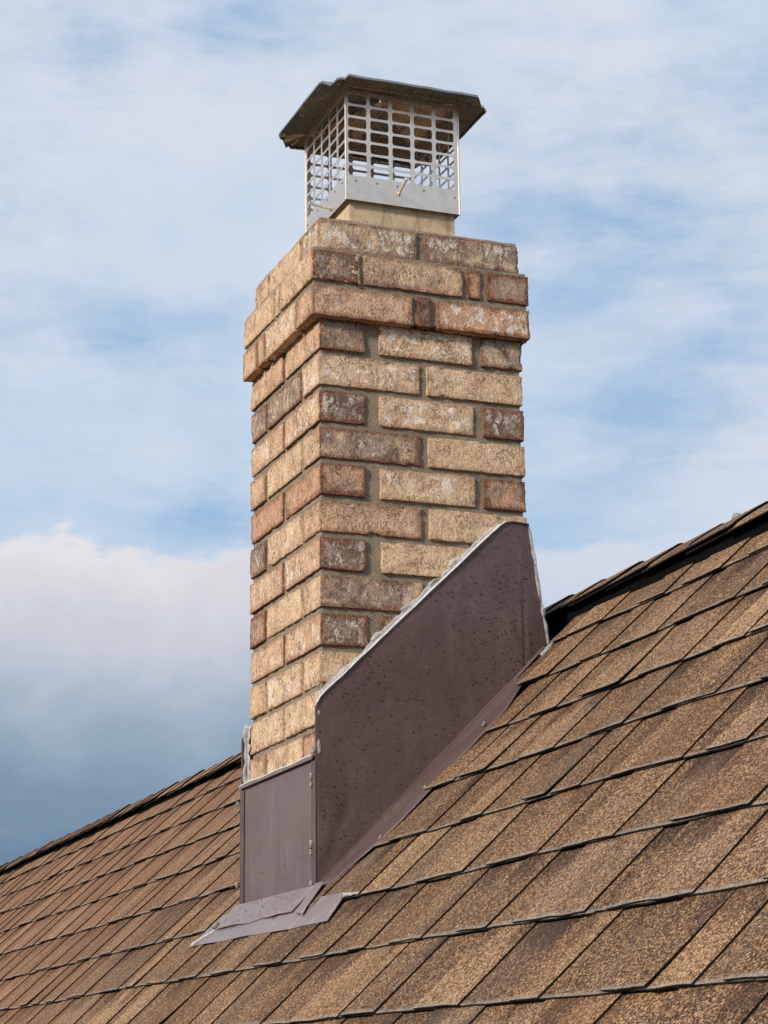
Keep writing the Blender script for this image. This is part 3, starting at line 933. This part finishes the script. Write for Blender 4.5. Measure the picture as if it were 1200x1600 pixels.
# ------------------------------------------------------------------ chimney cap
CX0, CX1, CY0, CY1, CB, CT = .083, .315, .077, .309, .2635, .4885
cap = empty('chimney_cap', (.199, .193, CB), 'small stainless steel chimney cap with perforated sides and a low hipped lid', 'chimney cap')
def PK(o):
    o.parent = cap; o.matrix_parent_inverse = Matrix.Translation(-cap.location); return o

def rrect(x0, x1, z0, z1, r, k_=4):
    pts = []
    for (cx, cz, a0) in ((x1 - r, z0 + r, -90), (x1 - r, z1 - r, 0), (x0 + r, z1 - r, 90), (x0 + r, z0 + r, 180)):
        for i in range(k_):
            t_ = R(a0 + 90 * i / (k_ - 1)); pts.append((cx + r * math.cos(t_), cz + r * math.sin(t_)))
    return pts

def panel(mb, T_, wid):
    """T_ maps (u, z) to a point; perforated sheet"""
    def quad(u0, u1, z0, z1):
        mb.add([T_(u0, z0), T_(u1, z0), T_(u1, z1), T_(u0, z1)], [(0, 1, 2, 3)])
    zb_ = .311; PH, PW = .0246, .045
    quad(0, wid, CB, zb_)
    n_r, n_c = 7, 5
    zt2 = zb_ + n_r * PH
    quad(0, wid, zt2, CT)
    u0 = 0.0004
    quad(u0 + n_c * PW, wid, zb_, zt2)
    for i in range(n_c):
        for j in range(n_r):
            a0, a1 = u0 + i * PW, u0 + (i + 1) * PW; c0, c1 = zb_ + j * PH, zb_ + (j + 1) * PH
            hx0 = a0 + .0042; hx1 = hx0 + .0374; hz0 = c0 + .0022; hz1 = hz0 + .0196
            inn = rrect(hx0, hx1, hz0, hz1, .0045)
            outc = [(a1, c0), (a1, c1), (a0, c1), (a0, c0)]
            v = [T_(*p_) for p_ in inn] + [T_(*p_) for p_ in outc]
            f = []
            for c_ in range(4):
                for e_ in range(3): f.append((c_ * 4 + e_ + 1, c_ * 4 + e_, 16 + c_))
                n_ = (c_ + 1) % 4
                f.append((16 + c_, 16 + n_, n_ * 4, c_ * 4 + 3))
            mb.add(v, f)
mb = MB()
wx_, wy_ = CX1 - CX0, CY1 - CY0
panel(mb, lambda u, z: (CX0 + u, CY0, z), wx_)
panel(mb, lambda u, z: (CX1 - u, CY1, z), wx_)
panel(mb, lambda u, z: (CX0, CY0 + u, z), wy_)
panel(mb, lambda u, z: (CX1, CY1 - u, z), wy_)
# folded corner seams
for (x, y) in ((CX0, CY0), (CX1, CY0), (CX0, CY1), (CX1, CY1)):
    mb.tube([(x, y, CB), (x, y, (CB + CT) / 2), (x, y, CT)], .0016, 8)
cage = PK(mb.build('perforated_cage', STEEL))
md = cage.modifiers.new('sheet', 'SOLIDIFY'); md.thickness = .0009; md.offset = 0
# rivets
RIV = m_plain('dull_rivet', (.16, .15, .14), .5, .4)
for u in (.019, .062, .104, .158, .222):
    zz = .303 if u < .2 else .297
    for q_ in (0, 1):
        mb = MB()
        if q_: mb.tube([(CX0 + u, CY0 + .0005, zz), (CX0 + u, CY0 - .0013, zz), (CX0 + u, CY0 - .0020, zz)], [.0020, .0018, .0009], 8)
        else: mb.tube([(CX0 + .0005, CY0 + u, zz), (CX0 - .0013, CY0 + u, zz), (CX0 - .0020, CY0 + u, zz)], [.0020, .0018, .0009], 8)
        r_o = mb.build('rivet', RIV); r_o.parent = cage

# lid: low hip with cut, slightly crumpled corners
mb = MB()
ov = .055
def outline(f, z):
    """f=0 cage line .. 1 eave; octagon with cut corners"""
    x0, x1, y0, y1 = CX0 - ov * f, CX1 + (ov + .006) * f, CY0 - ov * f, CY1 + ov * f
    c = .002 + .050 * f; c2 = .002 + .040 * f
    return [(x0 + c2, y0, z), (x1 - c2, y0, z), (x1, y0 + c, z), (x1, y1 - c, z), (x1 - c2, y1, z), (x0 + c2, y1, z), (x0, y1 - c, z), (x0, y0 + c, z)]
def sub(loop, n=8):
    out_ = []
    for i in range(len(loop)):
        a = np.array(loop[i]); b = np.array(loop[(i + 1) % len(loop)])
        for t_ in range(n): out_.append(a + (b - a) * t_ / n)
    return np.array(out_)
ctr = np.array((.199, .193, .535))
base_l = sub(outline(0, .4955)); mid_l = sub(outline(.5, .4945)); eave = sub(outline(1, .4925))
n8 = 8
kk_ = np.arange(len(eave)); seg = kk_ // n8; ft = (kk_ % n8) / n8
corner = (seg % 2 == 1)
# corners sag and pucker
eave[:, 2] += np.where(corner, -.006 * np.sin(ft * math.pi) + .004 * np.sin(ft * 12), 0) + vnoise(eave * 30, 95) * .0012
mid_l[:, 2] += np.where(corner, .0035 * np.sin(ft * 9), 0)
hem = eave.copy(); hem[:, 2] -= .0048; hem[:, :2] += (hem[:, :2] - ctr[:2]) * .004
hem_in = hem.copy(); hem_in[:, :2] -= (hem_in[:, :2] - ctr[:2]) * .012; hem_in[:, 2] += .002
rings = [ctr[None].repeat(len(eave), 0) + (base_l - ctr) * .02, ctr + (base_l - ctr) * .5, base_l, mid_l, eave, hem, hem_in]
for r_ in rings: pass
Pl = np.array(rings); Pl = np.concatenate([Pl, Pl[:, :1]], 1)
mb.grid(Pl, 0)
lid = PK(mb.build('lid', LID, smooth=False))
md = lid.modifiers.new('sheet', 'SOLIDIFY'); md.thickness = .0009; md.offset = -1

def bolt(hole, dirv, L_):
    mb = MB(); hole = np.array(hole); d = np.array(dirv, float); d /= np.linalg.norm(d)
    pts = np.array([hole - d * .03] + [hole + d * L_ * t_ for t_ in np.linspace(0, 1, 10)])
    mb.tube(pts, [.0024] + [.0022 if i % 2 else .0026 for i in range(10)], 8)
    e = hole + d * L_
    mb.tube([e, e + d * .0005, e + d * .004, e + d * .0048], [.0040, .0055, .0055, .0035], 6)
    mb.tube([hole - d * .0005, hole + d * .0028], [.0048, .0048], 6)
    return PK(mb.build('bolt', STEEL))
bolt((.190, CY0, .289), (.0, -1, .33), .040)
bolt((CX0, .160, .276), (-1, 0, .10), .042)
bolt((.20, CY1, .287), (.0, 1, .0), .030)
bolt((CX1, .20, .280), (1, 0, -.1), .020)

# grey sealant lumps on the far side of the ridge
for (y, r_) in ((-.475, .007), (-.497, .0055), (-.648, .006)):
    mb = MB()
    bead(mb, [(XR + .012, y - r_, -.459), (XR + .012, y - r_ * .3, -.453), (XR + .013, y + r_ * .6, -.454), (XR + .014, y + r_ * 1.3, -.460)], r_, .4, seed=y * 90)
    sl_ = mb.build('sealant_lump', SEAL, smooth=True); sl_.parent = roof
